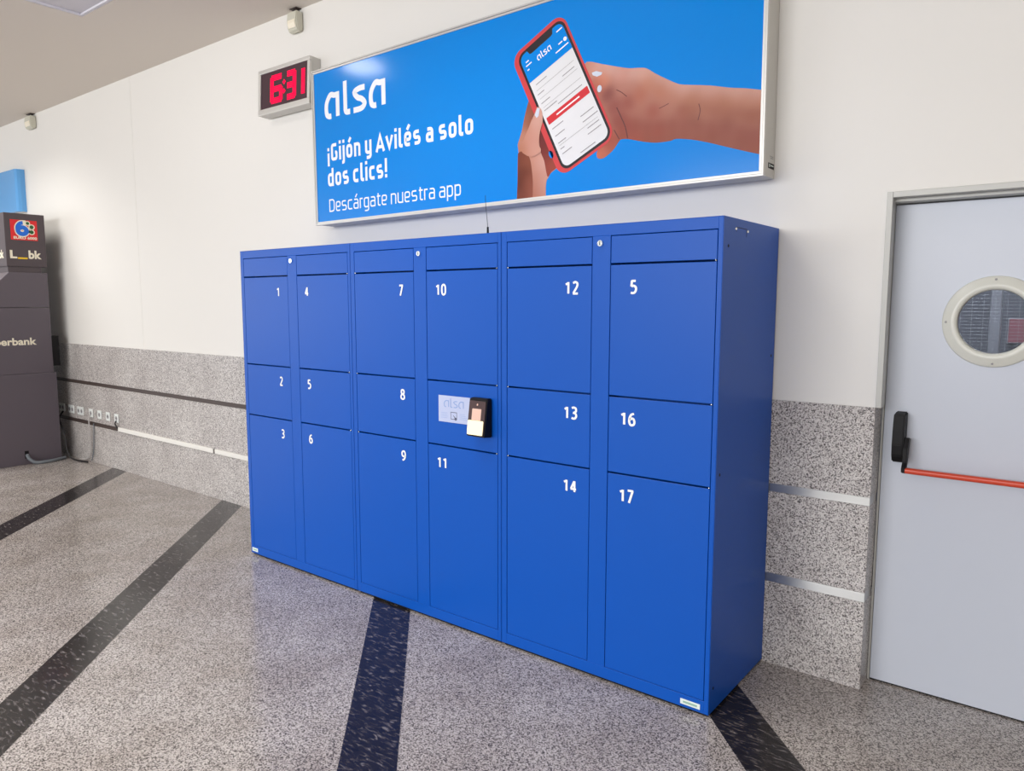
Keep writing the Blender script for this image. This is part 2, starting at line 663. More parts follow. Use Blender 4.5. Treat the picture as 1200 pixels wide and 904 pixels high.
def logo_word(bm, u0, u1, v0, xh, f, w=0.25):
    """the four letter wordmark 'alsa': open bowled a, hooked l, rounded s; x height 1"""
    h = w / 2
    strokes = []
    W_ = 0.9

    def a(x):
        arc = [(x + 0.40, h), (x + 0.27, h), (x + h + 0.03, 0.20), (x + h, 0.48), (x + h + 0.07, 0.72), (x + 0.38, 0.93), (x + 0.60, 1 - h), (x + W_ - h, 1 - h)]
        strokes.append(([Vector((p.x, p.y)) for p in smooth_path([(q[0], q[1], 0) for q in arc], 5)], 0))
        strokes.append(([Vector((x + W_ - h, 1.0)), Vector((x + W_ - h, 0.05))], 0))
    a(0)
    x = 1.14
    strokes.append((round_poly([(x + h, 1.32), (x + h, h), (x + 0.38, h)], 0.3, False), 0))
    x = 1.66
    s_ = [(x + 0.70, 1 - h), (x + 0.36, 1 - h - 0.01), (x + h + 0.01, 0.78), (x + 0.28, 0.57), (x + 0.52, 0.47), (x + 0.73 - h + 0.06, 0.29), (x + 0.50, h + 0.02), (x + 0.05, h)]
    strokes.append(([Vector((p.x, p.y)) for p in smooth_path([(q[0], q[1], 0) for q in s_], 5)], 0))
    a(2.58)
    k = (u1 - u0) / (2.58 + W_)
    for n_, (pts, _) in enumerate(strokes):
        ribbon(bm, pts, w, lambda p, q, n_=n_: lift_y(f(u0 + p * k, v0 + q * xh), n_))


def font_text(bm, text, f, u0, v0, height, width=None, bold=0.0, align='LEFT'):
    """lettering from the built in font, mapped by f(u, v); height is the digit height"""
    c = bpy.data.curves.new('lettering', 'FONT')
    c.body = text
    c.offset = bold
    c.resolution_u = 3
    o = bpy.data.objects.new('lettering', c)
    COL.objects.link(o)
    bpy.context.view_layer.update()
    dg = bpy.context.evaluated_depsgraph_get()
    me = bpy.data.meshes.new_from_object(o.evaluated_get(dg))
    xs = [v.co.x for v in me.vertices]
    ys = [v.co.y for v in me.vertices]
    x0, x1, y0, y1 = min(xs), max(xs), min(ys), max(ys)
    ky = height / (y1 - y0)
    kx = (width / (x1 - x0)) if width else ky
    off = 0 if align == 'LEFT' else -(x1 - x0) * kx
    vs = [bm.verts.new(f(u0 + off + (v.co.x - x0) * kx, v0 + (v.co.y - y0) * ky)) for v in me.vertices]
    for p in me.polygons:
        try:
            bm.faces.new([vs[i] for i in p.vertices])
        except ValueError:
            pass
    COL.objects.unlink(o)
    bpy.data.objects.remove(o)
    bpy.data.curves.remove(c)
    bpy.data.meshes.remove(me)
    return bm


def front(y, ox=0.0, oz=0.0):
    return lambda u, v: (u + ox, y, v + oz)


# ------------------------------------------------------------------ room shell
XL, XR, YF, ZC = -15.0, 8.0, -10.5, 3.517
struct('floor', B(XL, XR, YF, 1.9, -0.12, 0.0), M_FLOOR)

# ceiling with a recess for the square light fitting
CX0, CX1, CY0, CY1 = -1.43, -0.20, -2.04, -0.81
bm = bmesh.new()
box(bm, XL, CX0, YF, 0.21, ZC, ZC + 0.12)
box(bm, CX1, XR, YF, 0.21, ZC, ZC + 0.12)
box(bm, CX0, CX1, YF, CY0, ZC, ZC + 0.12)
box(bm, CX0, CX1, CY1, 0.21, ZC, ZC + 0.12)
struct('ceiling', bm, M_CEIL)

DX0, DX1, DZ1 = 3.462, 4.36, 2.013     # doorway opening
GT = 1.177                              # top of the granite
bm = bmesh.new()
box(bm, XL, -2.5305, 0.010, 0.2, 0, ZC)
box(bm, -2.5275, DX0 - 0.026, 0.010, 0.2, 0, GT)
box(bm, -2.5275, DX0, 0.010, 0.2, GT, ZC)
box(bm, -2.54, -2.52, 0.0125, 0.2, 0, ZC)
box(bm, DX0, DX1, 0.010, 0.2, DZ1, ZC)
box(bm, DX1, XR, 0.010, 0.2, 0, ZC)
struct('wall_back', bm, M_WALL)


struct('wall_right', B(XR, XR + 0.2, YF, 0.2, 0, ZC), mat('beige_end_wall', (214, 208, 200), 0.7))  # unseen end wall, added to keep light off the locker side


def granite_run(x0, x1, cuts):
    bm = bmesh.new()
    xs = [x0] + [c for c in cuts if x0 < c < x1] + [x1]
    for a, b in zip(xs, xs[1:]):
        for z0, z1 in ((0, 0.372), (0.412, 0.776), (0.812, GT)):
            box(bm, a + 0.0006, b - 0.0006, 0.0, 0.03, z0, z1, 0.0012, 1)
    return bm


struct('trim_1', granite_run(XL, 3.4626, [-13, -11.5, -10, -8.5, -7, -5.5, -4.05, -2.53, -1.0, 0.5, 2.0]), M_GRANITE)
bm = bmesh.new()
for z0, z1 in ((0, 0.372), (0.412, 0.776), (0.812, GT)):
    box(bm, 3.4365, 3.4620, 0.0303, 0.118, z0, z1, 0.0006, 1)
struct('trim_2', bm, M_GRANITE)
bm = bmesh.new()
for z0, z1 in ((0, 0.372), (0.412, 0.776), (0.812, GT)):
    box(bm, DX1, XR, 0.0, 0.03, z0, z1, 0.001, 1)
struct('trim_3', bm, M_GRANITE)
# steel strips between the granite courses
bm = bmesh.new()
for z0, z1 in ((0.372, 0.412), (0.776, 0.812)):
    box(bm, 3.0, 3.4605, 0.003, 0.035, z0 + 0.0005, z1 - 0.0005)
    box(bm, 3.4370, 3.4605, 0.0355, 0.115, z0 + 0.0005, z1 - 0.0005)
    box(bm, DX1, XR, 0.003, 0.035, z0 + 0.0005, z1 - 0.0005)
struct('trim_4', bm, M_STEEL)
bm = bmesh.new()
for z0, z1 in ((0.372, 0.412), (0.776, 0.812)):
    box(bm, XL, 3.0, 0.006, 0.035, z0 + 0.0005, z1 - 0.0005)
struct('trim_5', bm, M_STRIP)  # steel too; the dark it reflects is put into the colour

# room behind the round door window
struct('wall_rear', B(2.2, XR, 1.75, 1.9, 0, ZC), M_DIM)
struct('wall_side', B(2.1, 2.2, 0.2, 1.9, 0, ZC), M_DIM)
area('rear_room_fill', (3.6, 0.9, 3.2), (3.4, 1.2, 0), 0.6, 0.6, 26, (0.9, 0.93, 1.0))  # added fill that brightens the unseen room behind the glass
bm = B(2.2, XR, 0.2, 1.9, ZC - 0.05, ZC + 0.07)
struct('ceiling_rear', bm, M_DIM)

# ------------------------------------------------------------------ door
door = bpy.data.objects.new('door_1', None)
COL.objects.link(door)
door.location = (DX0, 0.12, 0)
door['kind'] = 'structure'
dl = Vector((DX0, 0.12, 0))


def dbox(x0, x1, y0, y1, z0, z1, bev=0.0, bm=None):
    return box(bm or bmesh.new(), x0 - dl.x, x1 - dl.x, y0 - dl.y, y1 - dl.y, z0, z1, bev)


# frame: flat face on the wall, a step, then the stop against the leaf
bm = bmesh.new()
FW = 0.022
dbox(DX0 + 0.001, DX0 + FW, -0.004, 0.045, GT + 0.001, DZ1, 0.0015, bm)
dbox(DX0 + 0.001, DX0 + 0.011, 0.0455, 0.119, GT + 0.001, DZ1 - FW, 0.001, bm)
dbox(DX0 + 0.0015, DX0 + 0.010, 0.119, 0.175, 0.0, DZ1 - FW, 0.001, bm)
dbox(DX0 + FW + 0.0003, DX1 - FW - 0.0003, -0.004, 0.045, DZ1 - FW, DZ1, 0.0015, bm)
dbox(DX0 + 0.0115, DX1 - 0.0115, 0.0455, 0.175, DZ1 - FW - 0.012, DZ1 - FW, 0.001, bm)
dbox(DX1 - FW, DX1 - 0.001, -0.004, 0.045, 0.0, DZ1, 0.0015, bm)
dbox(DX1 - 0.011, DX1 - 0.001, 0.0455, 0.175, 0.0, DZ1 - FW, 0.001, bm)
obj('door_frame', bm, M_FRAME, door)

# leaf with a round opening
PX, PZ, PR = 3.828 - dl.x, 1.521, 0.132
LX0, LX1, LZ0, LZ1 = 0.012, DX1 - DX0 - 0.013, 0.008, 1.974
bm = bmesh.new()
N = 64
for yy, flip in ((0.0, False), (0.045, True)):
    ring = [bm.verts.new((PX + PR * math.cos(2 * math.pi * k / N), yy, PZ + PR * math.sin(2 * math.pi * k / N))) for k in range(N)]
    out = []
    for k in range(N):
        c, s = math.cos(2 * math.pi * k / N), math.sin(2 * math.pi * k / N)
        t = min((((LX1 - PX) if c > 0 else (PX - LX0)) / abs(c)) if abs(c) > 1e-6 else 1e9,
                (((LZ1 - PZ) if s > 0 else (PZ - LZ0)) / abs(s)) if abs(s) > 1e-6 else 1e9)
        out.append(bm.verts.new((PX + c * t, yy, PZ + s * t)))
    for k in range(N):
        j = (k + 1) % N
        bm.faces.new((ring[k], ring[j], out[j], out[k]) if flip else (ring[j], ring[k], out[k], out[j]))
    # corner fillers
    cs = [(LX1, LZ1), (LX0, LZ1), (LX0, LZ0), (LX1, LZ0)]
    for cxx, czz in cs:
        best = None
        for k in range(N):
            j = (k + 1) % N
            a, b = out[k].co, out[j].co
            if (abs(a.x - cxx) < 1e-5 or abs(b.x - cxx) < 1e-5) and (abs(a.z - czz) < 1e-5 or abs(b.z - czz) < 1e-5):
                best = (out[k], out[j])
        if best:
            bm.faces.new((best[0], best[1], bm.verts.new((cxx, yy, czz))))
bmesh.ops.recalc_face_normals(bm, faces=bm.faces)
box(bm, LX0, LX0 + 0.002, 0.0005, 0.0445, LZ0, LZ1)
box(bm, LX0, LX1, 0.0005, 0.0445, LZ0, LZ0 + 0.002)
leaf = obj('door_leaf', bm, M_DOOR, door)
# shadow gap sweep at the foot of the leaf
obj('door_sweep', B(LX0, LX1, 0.006, 0.04, 0.0005, LZ0 - 0.0005), M_BLACK, door)

# porthole: lathe profile (radius, outwards)
bm = bmesh.new()
prof = [(0.1705, 0.0), (0.1705, -0.005), (0.165, -0.010), (0.148, -0.012), (0.142, -0.017), (0.130, -0.018), (0.122, -0.013), (0.119, -0.004), (0.119, 0.012), (0.131, 0.012)]
rings = []
for r, y in prof:
    rings.append([bm.verts.new((PX + r * math.cos(2 * math.pi * k / 64), y, PZ + r * math.sin(2 * math.pi * k / 64))) for k in range(64)])
for a, b in zip(rings, rings[1:]):
    for k in range(64):
        j = (k + 1) % 64
        bm.faces.new((a[k], a[j], b[j], b[k]))
bmesh.ops.recalc_face_normals(bm, faces=bm.faces)
rim = obj('porthole_rim', bm, M_RING, door, True)
rim['label'] = 'cream round porthole rim'
for k in range(8):
    a = 2 * math.pi * (k + 0.0) / 8 + 0.02
    if k % 2 == 0:
        bm = cyl(bmesh.new(), (PX + 0.157 * math.cos(a), -0.010, PZ + 0.157 * math.sin(a)), (PX + 0.157 * math.cos(a), -0.0145, PZ + 0.157 * math.sin(a)), 0.0045, 0.0035, 12)
        obj('screw', bm, M_GREYP, rim)
bm = cyl(bmesh.new(), (PX, 0.004, PZ), (PX, 0.010, PZ), 0.118, seg=64)
pane = obj('glass_pane', bm, M_GLASS, door)
pane['label'] = 'dark wired glass pane'
bm = bmesh.new()
st = 0.0125
for i in range(-9, 10):
    d = i * st
    hh = math.sqrt(max(0, 0.117 ** 2 - d * d))
    if hh < 0.01:
        continue
    if i % 3 == 0:
        box(bm, PX + d - 0.0002, PX + d + 0.0002, 0.0108, 0.0116, PZ - hh, PZ + hh)
    box(bm, PX - hh, PX + hh, 0.0108, 0.0116, PZ + d - 0.00025, PZ + d + 0.00025)
obj('wire_mesh', bm, M_STEEL, pane)

# panic bar: black end housing, curved arm, orange red push bar
bm = bmesh.new()
prism(bm, [(-0.001, 0.950), (-0.052, 0.958), (-0.066, 0.985), (-0.070, 1.03), (-0.066, 1.09), (-0.056, 1.150), (-0.001, 1.158)], 'x', 0.056, 0.098)
bmesh.ops.bevel(bm, geom=[e for e in bm.edges], offset=0.004, segments=2, affect='EDGES')
hs = obj('panic_bar_housing', bm, M_BLACK, door)
bm = bmesh.new()
prism(bm, [(-0.020, 1.055), (-0.058, 1.060), (-0.078, 1.02), (-0.083, 0.965), (-0.100, 0.945), (-0.100, 0.925), (-0.075, 0.922), (-0.055, 0.96), (-0.045, 1.0)], 'x', 0.100, 0.116)
bmesh.ops.bevel(bm, geom=[e for e in bm.edges], offset=0.003, segments=2, affect='EDGES')
obj('bar_arm', bm, M_BLACK, door)
bm = bmesh.new()
prism(bm, [(a, b) for a, b in rrect(-0.101, -0.073, 0.9235, 0.9455, 0.009, 4)], 'x', 0.114, 0.84)
pb = obj('push_bar', bm, M_ORANGE, door)
pb['label'] = 'orange red push bar'

# ------------------------------------------------------------------ locker cabinets
UW, D, H, H0 = 1.0191, 0.5918, 1.9, 0.012
Z_RAIL, Z_HEAD, Z_A, Z_B, Z_BOT = 1.855, 1.743, 1.217, 0.903, 0.063
COLS = ((0.031, 0.471), (0.555, 0.9985))
DT = 0.018


def digits_bm(text, align, u, v):
    return digit_text(bmesh.new(), text, u, v - 0.002, 0.056, front(-D - 0.0006), align)


def make_locker(ix, left_nums, right_nums, label):
    t = thing('locker_cabinet', label, 'locker', (ix * UW, 0, 0), 'blue parcel lockers along the wall')
    x1 = UW - 0.0012
    # carcass behind the doors
    bm = bmesh.new()
    box(bm, 0.0022, x1 - 0.0016, -D + 0.0805, -0.003, H0 + 0.0002, H - 0.0002)
    box(bm, 0.0006, 0.0020, -D, -0.003, H0, H)
    box(bm, x1 - 0.0014, x1, -D, -0.003, H0, H)
    box(bm, 0.0021, x1 - 0.0015, -D + 0.0003, -0.003, H - 0.0014, H)
    obj('carcass', bm, M_BLUE, t)
    bm = bmesh.new()
    y0, y1 = -D, -D + 0.080
    box(bm, 0.0022, COLS[0][0], y0, y1, H0, H - 0.0016, 0.0012, 1)
    box(bm, COLS[1][1], x1 - 0.0016, y0, y1, H0, H - 0.0016, 0.0012, 1)
    box(bm, COLS[0][1], COLS[1][0], y0, y1, Z_BOT - 0.0002, Z_RAIL + 0.0002, 0.0012, 1)
    box(bm, COLS[0][0] - 0.001, COLS[1][1] + 0.001, y0, y1, Z_RAIL, H - 0.0016, 0.0012, 1)
    box(bm, COLS[0][0] - 0.001, COLS[1][1] + 0.001, y0, y1, H0, Z_BOT, 0.0015, 1)
    obj('face_frame', bm, M_BLUE, t)
    obj('plinth', B(0.012, x1 - 0.012, -D + 0.012, -0.02, 0.0, H0 - 0.0003), M_BLACK, t)
    for side, (xa, xb) in enumerate(COLS):
        g = 0.0024
        xa, xb = xa + g, xb - g
        obj('header_panel', B(xa, xb, -D + 0.0005, -D + 0.0285, Z_HEAD + 0.0032, Z_RAIL - 0.0028, 0.0013, 1), M_BLUE, t)
        nums = (left_nums, right_nums)[side]
        spans = ((Z_A, Z_HEAD), (Z_B, Z_A), (Z_BOT, Z_B))
        for num, (za, zb) in zip(nums, spans):
            lo = 0.0030 if za > Z_BOT else 0.0020
            d = obj('door' if num else 'reader_panel',
                    B(xa, xb, -D + 0.0005, -D + DT, za + lo, zb - 0.0042, 0.0013, 1), M_BLUE, t)
            hx = xa + 0.004 if side == 0 else xb - 0.004
            bm = bmesh.new()
            bmesh.ops.create_uvsphere(bm, u_segments=10, v_segments=6, radius=0.0036)
            bmesh.ops.translate(bm, vec=(hx, -D + 0.002, zb - 0.0005), verts=bm.verts)
            if ix > 0 or side == 1:
                obj('hinge_pin', bm, M_CHROME, d, True)
            else:
                bm.free()
            if num:
                zc = {0: 1.6255, 1: 1.104, 2: 0.790}[spans.index((za, zb))]
                if side == 0:
                    u = {0: 0.398, 1: 0.402, 2: 0.4105}[ix]
                    n = obj('number', digits_bm(num, 'RIGHT', u, zc), M_WHITE, d)
                else:
                    u = {0: 0.626, 1: 0.615, 2: 0.609}[ix]
                    if ix == 2 and num == '5':
                        u = 0.642
                    n = obj('number', digits_bm(num, 'LEFT', u, zc), M_WHITE, d)
                n['label'] = 'white number ' + num
        # bottom hinge pins
    # key lock at the top of the post
    bm = bmesh.new()
    cyl(bm, (0.508, -D + 0.001, 1.826), (0.508, -D - 0.006, 1.826), 0.0135, 0.012, 24)
    k = obj('key_lock', bm, M_CHROME, t)
    bm = bmesh.new()
    box(bm, 0.5065, 0.5095, -D - 0.0066, -D - 0.0055, 1.819, 1.833)
    obj('keyhole', bm, M_BLACK, k)
    return t


u1 = make_locker(0, ('1', '2', '3'), ('4', '5', '6'), 'blue metal locker cabinet at the left end with doors numbered 1 to 6')
u2 = make_locker(1, ('7', '8', '9'), ('10', None, '11'), 'middle blue metal locker cabinet with the card reader, doors numbered 7 to 11')
u3 = make_locker(2, ('12', '13', '14'), ('5', '16', '17'), 'blue metal locker cabinet at the right end, doors numbered 12 to 17, nearest the door')

# maker's labels at the foot
for t, xa, xb, za, zb in ((u1, 0.012, 0.072, 0.024, 0.048), (u3, 0.902, 0.984, 0.024, 0.046)):
    l = obj('maker_label', B(xa, xb, -D - 0.0012, -D - 0.0001, za, zb, 0.0005, 1), M_LABEL, t)
    bm = bmesh.new()
    box(bm, xa + 0.012, xb - 0.012, -D - 0.0016, -D - 0.0011, (za + zb) / 2 - 0.004, (za + zb) / 2 + 0.004)
    obj('print', bm, M_LABELINK, l)
    l['label'] = 'small white maker label'

# right side of the last cabinet: knock out tab, screws and holes
xs = UW - 0.0012
bm = bmesh.new()
box(bm, xs - 0.001, xs + 0.0006, -0.472, -0.368, 1.8665, 1.869)
box(bm, xs - 0.001, xs + 0.0006, -0.3705, -0.368, 1.838, 1.869)
box(bm, xs - 0.001, xs + 0.0006, -0.472, -0.4695, 1.852, 1.869)
obj('knockout_outline', bm, M_DARK, u3)
for y, z in ((-0.478, 1.862), (-0.360, 1.860)):
    obj('screw', cyl(bmesh.new(), (xs - 0.001, y, z), (xs + 0.003, y, z), 0.006, 0.005, 12), M_CHROME, u3)
for y, z in ((-0.544, 1.796), (-0.040, 1.369), (-0.556, 0.950), (-0.552, 0.107)):
    obj('bolt_hole', cyl(bmesh.new(), (xs - 0.001, y, z), (xs + 0.0008, y, z), 0.006, seg=14), M_BLACK, u3)

# notice sheet on the panel without a number
ns = thing('notice_sheet', 'pale notice sheet with thin logo lettering stuck beside the card reader', 'notice', (1.751, -D, 1.084))
obj('sheet', B(-0.101, 0.101, -0.0012, -0.0001, -0.064, 0.064), M_PAPER, ns)
bm = bmesh.new()
logo_word(bm, -0.066, 0.062, 0.008, 0.034, front(-0.0016), 0.13)
obj('logo', bm, M_PAPERINK, ns)
bm = bmesh.new()
for a, b, c, d in ((-0.022, 0.018, -0.0155, -0.0125), (-0.022, 0.018, -0.0485, -0.0455), (-0.022, -0.0195, -0.0485, -0.0125), (0.0155, 0.018, -0.0485, -0.0125)):
    box(bm, a, b, -0.0016, -0.0011, c, d)
flat(bm, ellipse(0.010, -0.045, 0.008, 0.007), front(-0.0018))
flat(bm, [(-0.008, -0.026), (-0.003, -0.028), (0.010, -0.040), (0.006, -0.044)], front(-0.0018))
obj('icon', bm, M_INK2, ns)
bm = bmesh.new()
random.seed(4)
for z in (-0.020, -0.028, -0.036, -0.044):
    box(bm, -0.085, -0.045 + random.uniform(0, 0.015), -0.0015, -0.0011, z, z + 0.0015)
obj('small_print', bm, M_PAPERINK, ns)
bm = bmesh.new()
for z in (-0.020, -0.028, -0.036, -0.044):
    box(bm, 0.035, 0.075 + random.uniform(-0.01, 0.012), -0.0015, -0.0011, z, z + 0.0015)
obj('small_print', bm, M_PAPERINK, ns)

# card reader: wedge body thicker at the foot
cr = thing('card_reader', 'black card reader with a small screen and bright lower pad on the middle locker', 'card reader', (1.932, -D - 0.001, 1.062))
bm = bmesh.new()
prism(bm, [(0.0005, -0.086), (-0.060, -0.080), (-0.036, 0.088), (-0.028, 0.094), (0.0005, 0.094)], 'x', -0.053, 0.053)
bmesh.ops.bevel(bm, geom=list(bm.edges), offset=0.004, segments=2, affect='EDGES')
obj('body', bm, M_BLACK, cr)
# the face leans back: front plane from (-0.060,-0.080) to (-0.036,0.088)
fdir = Vector((0, 0.024, 0.168)).normalized()
fn = Vector((0, -fdir.z, fdir.y))


def face(u, v, lift=0.0):
    p = Vector((0, -0.060, -0.080)) + fdir * v + fn * lift
    return (u, p.y, p.z)


def face_plate(poly, lift, th):
    bm = bmesh.new()
    a = [bm.verts.new(face(u, v, lift)) for u, v in poly]
    b = [bm.verts.new(face(u, v, lift + th)) for u, v in poly]
    n = len(poly)
    for i in range(n):
        j = (i + 1) % n
        bm.faces.new((a[i], a[j], b[j], b[i]))
    bm.faces.new(a[::-1])
    bm.faces.new(b)
    bmesh.ops.recalc_face_normals(bm, faces=bm.faces)
    return bm


obj('front_plate', face_plate(rrect(-0.049, 0.049, 0.006, 0.164, 0.008), 0.0, 0.0012), M_READER, cr)
obj('screen', face_plate(rrect(-0.028, 0.026, 0.075, 0.128, 0.003), 0.0012, 0.0008), M_SCREEN, cr)
pd = obj('bright_pad', face_plate(rrect(-0.048, 0.044, 0.008, 0.074, 0.006), 0.0012, 0.0014), M_PAD, cr)  # pale plate with its own emission over the lower half
pd['label'] = 'bright pale pad'
bm = face_plate(ellipse(0.0, 0.147, 0.004, 0.005, 16), 0.0012, 0.0006)
bm2 = None
obj('indicator', bm, M_SCREEN, cr)

# wire aerial on the locker top
ae = thing('aerial', 'thin black wire aerial standing on top of the lockers', 'aerial', (1.885, -0.50, H))
obj('aerial_base', cyl(bmesh.new(), (0, 0, 0.0), (0, 0, 0.038), 0.0055, 0.0045, 14), M_BLACK, ae)
obj('whip', tube(bmesh.new(), [(0, 0, 0.036), (-0.006, 0, 0.09), (-0.012, 0, 0.14), (-0.014, 0, 0.182)], 0.0012, 6), M_BLACK, ae)

# ------------------------------------------------------------------ billboard
bb = thing('billboard', 'large blue advertising box with white lettering and a phone held in two hands', 'billboard', (0.14, -0.13, 2.082))
bb.rotation_euler = (0, math.radians(-0.4), 0)
BW, BH, BD = 2.888, 0.952, 0.138


def bprism(poly_uv, ya, yb, bm=None):
    return prism(bm or bmesh.new(), poly_uv, 'y', ya, yb)


obj('box', B(0.004, BW - 0.004, 0.012, BD, 0.004, BH - 0.004, 0.003, 1), M_ALU_SIDE, bb)
bm = bmesh.new()
FR = 0.021
for y0, y1, ins, wd in ((-0.004, 0.014, 0.0, 0.009), (0.0, 0.014, 0.0095, FR - 0.0095)):
    a = ins
    b = ins + wd
    box(bm, a, BW - a, y0, y1, a, b, 0.0012, 1)
    box(bm, a, BW - a, y0, y1, BH - b, BH - a, 0.0012, 1)
    box(bm, a, b, y0, y1, b, BH - b, 0.0012, 1)
    box(bm, BW - b, BW - a, y0, y1, b, BH - b, 0.0012, 1)
obj('frame', bm, M_ALU, bb)
obj('poster', B(FR, BW - FR, 0.005, 0.011, FR, BH - FR), M_POSTER, bb)
PY = 0.0046          # printed layers lie just proud of the poster
F0 = front(PY)
bm = bmesh.new()
logo_word(bm, 0.117, 0.672, 0.640, 0.153, F0, 0.215)
lg = obj('logo', bm, M_PRINT_W, bb)
lg['label'] = 'white four letter wordmark'
bm = bmesh.new()
stroke_text(bm, '¡Gijón y Avilés a solo', 0.133, 1.338, 0.386, 0.104, 0.185, F0)
o = obj('headline', bm, M_PRINT_W, bb)
o['label'] = 'bold white first line'
bm = bmesh.new()
stroke_text(bm, 'dos clics!', 0.130, 0.672, 0.233, 0.104, 0.185, F0)
o = obj('headline', bm, M_PRINT_W, bb)
o['label'] = 'bold white second line'
bm = bmesh.new()
stroke_text(bm, 'Descárgate nuestra app', 0.136, 1.246, 0.076, 0.078, 0.105, F0)
o = obj('subline', bm, M_PRINT_W, bb)
o['label'] = 'thin white line of text'


# printed hands: outline and colour samples in metres on the poster
def paint(outline, samples, step, y, sigma=0.035):
    pts = [Vector(p) for p in smooth_path([(a, b, 0) for a, b in outline + outline[:1]], 3)][:-1]
    poly = [Vector((p.x, p.y)) for p in pts]
    xs = [p.x for p in poly]
    ys = [p.y for p in poly]

    def inside(x, y):
        c = False
        n = len(poly)
        for i in range(n):
            a, b = poly[i], poly[(i + 1) % n]
            if (a.y > y) != (b.y > y) and x < (b.x - a.x) * (y - a.y) / (b.y - a.y) + a.x:
                c = not c
        return c
    verts = list(poly)
    n = len(poly)
    edges = [(i, (i + 1) % n) for i in range(n)]
    x = min(xs)
    while x < max(xs):
        z = min(ys)
        while z < max(ys):
            if inside(x, z):
                verts.append(Vector((x, z)))
            z += step
        x += step
    vo, eo, fo, _, _, _ = delaunay_2d_cdt(verts, edges, [list(range(n))], 1, 1e-6)
    bm = bmesh.new()
    lay = bm.verts.layers.float_color.new('print')
    vs = []
    for p in vo:
        v = bm.verts.new((p.x, y, p.y))
        acc = [0.0, 0.0, 0.0]
        ws = 0
        for sx, sy, r, g, b in samples:
            d = (p.x - sx) ** 2 + (p.y - sy) ** 2
            w = math.exp(-d / (2 * sigma * sigma)) + 0.0004 / (d + 0.01)
            c = lin(r * 0.90, g * 0.85, b * 0.84)
            for k in range(3):
                acc[k] += c[k] * w
            ws += w
        v[lay] = (acc[0] / ws, acc[1] / ws, acc[2] / ws, 1)
        vs.append(v)
    for f in fo:
        try:
            bm.faces.new([vs[i] for i in f])
        except ValueError:
            pass
    bmesh.ops.recalc_face_normals(bm, faces=bm.faces)
    if bm.faces and sum(f.normal.y for f in bm.faces) > 0:
        bmesh.ops.reverse_faces(bm, faces=bm.faces)
    return bm


ARM = [(2.007, 0.572), (2.04, 0.611), (2.123, 0.585), (2.191, 0.562), (2.261, 0.540), (2.313, 0.532), (2.351, 0.522), (2.393, 0.493), (2.45, 0.458), (2.493, 0.434), (2.527, 0.421), (2.647, 0.396), (2.729, 0.373), (2.80, 0.3575), (2.858, 0.3420), (2.8662, 0.3400), (2.8664, 0.338), (2.8664, 0.25), (2.8664, 0.092), (2.8662, 0.088), (2.858, 0.0905), (2.82, 0.103), (2.779, 0.117), (2.716, 0.139), (2.645, 0.164), (2.571, 0.186), (2.499, 0.199), (2.471, 0.194), (2.402, 0.196), (2.339, 0.209), (2.266, 0.23), (2.23, 0.234), (2.217, 0.228), (2.19, 0.196), (2.154, 0.171), (2.127, 0.161), (2.102, 0.167), (2.097, 0.191), (2.104, 0.217), (2.056, 0.309), (2.008, 0.433)]
HANDL = [(1.707, 0.501), (1.695, 0.473), (1.676, 0.417), (1.66, 0.354), (1.641, 0.31), (1.633, 0.288), (1.638, 0.246), (1.632, 0.202), (1.631, 0.118), (1.6265, 0.030), (1.6262, 0.0222), (1.628, 0.0215), (1.804, 0.0215), (1.806, 0.0222), (1.8063, 0.030), (1.809, 0.086), (1.822, 0.109), (1.84, 0.13), (1.876, 0.151), (1.872, 0.183), (1.837, 0.26), (1.781, 0.39), (1.739, 0.478)]
THUMB = [(1.755, 0.452), (1.77, 0.449), (1.785, 0.428), (1.79, 0.381), (1.775, 0.338), (1.766, 0.278), (1.779, 0.238), (1.718, 0.219), (1.654, 0.259), (1.676, 0.315), (1.708, 0.368), (1.734, 0.414)]
CL = [(1.681, 0.426, 175, 110, 90), (1.665, 0.345, 200, 140, 115), (1.766, 0.393, 225, 175, 160), (1.718, 0.318, 215, 160, 145), (1.676, 0.273, 200, 140, 110), (1.654, 0.18, 122, 62, 48), (1.665, 0.095, 125, 65, 45), (1.648, 0.033, 140, 75, 55), (1.718, 0.194, 200, 140, 115), (1.77, 0.147, 225, 180, 165), (1.78, 0.063, 215, 165, 150), (1.728, 0.06, 180, 112, 88), (1.812, 0.264, 130, 60, 60), (1.837, 0.159, 175, 75, 60), (1.739, 0.241, 222, 170, 150)]
CR = [(2.077, 0.594, 225, 165, 145), (2.124, 0.516, 235, 160, 130), (2.235, 0.529, 225, 165, 150), (2.343, 0.509, 238, 188, 168), (2.101, 0.493, 190, 100, 80), (2.156, 0.446, 130, 65, 65), (2.193, 0.384, 150, 80, 75), (2.259, 0.391, 160, 85, 75), (2.26, 0.279, 165, 85, 75), (2.323, 0.417, 190, 115, 90), (2.364, 0.465, 215, 150, 120), (2.427, 0.417, 200, 130, 100), (2.467, 0.442, 228, 182, 167), (2.387, 0.333, 170, 90, 75), (2.41, 0.239, 170, 85, 70), (2.527, 0.406, 232, 192, 177), (2.568, 0.357, 185, 130, 100), (2.529, 0.31, 165, 95, 80), (2.589, 0.266, 140, 80, 65), (2.643, 0.38, 226, 182, 166), (2.755, 0.35, 226, 186, 166), (2.719, 0.315, 175, 115, 85), (2.826, 0.313, 200, 150, 125), (2.829, 0.246, 160, 95, 75), (2.722, 0.229, 145, 80, 65), (2.666, 0.184, 150, 80, 60), (2.796, 0.149, 150, 80, 60), (2.85, 0.109, 165, 85, 60), (2.615, 0.287, 200, 145, 120), (2.305, 0.228, 185, 95, 80), (2.172, 0.235, 185, 90, 70), (2.113, 0.177, 220, 125, 95), (2.215, 0.324, 150, 78, 72)]
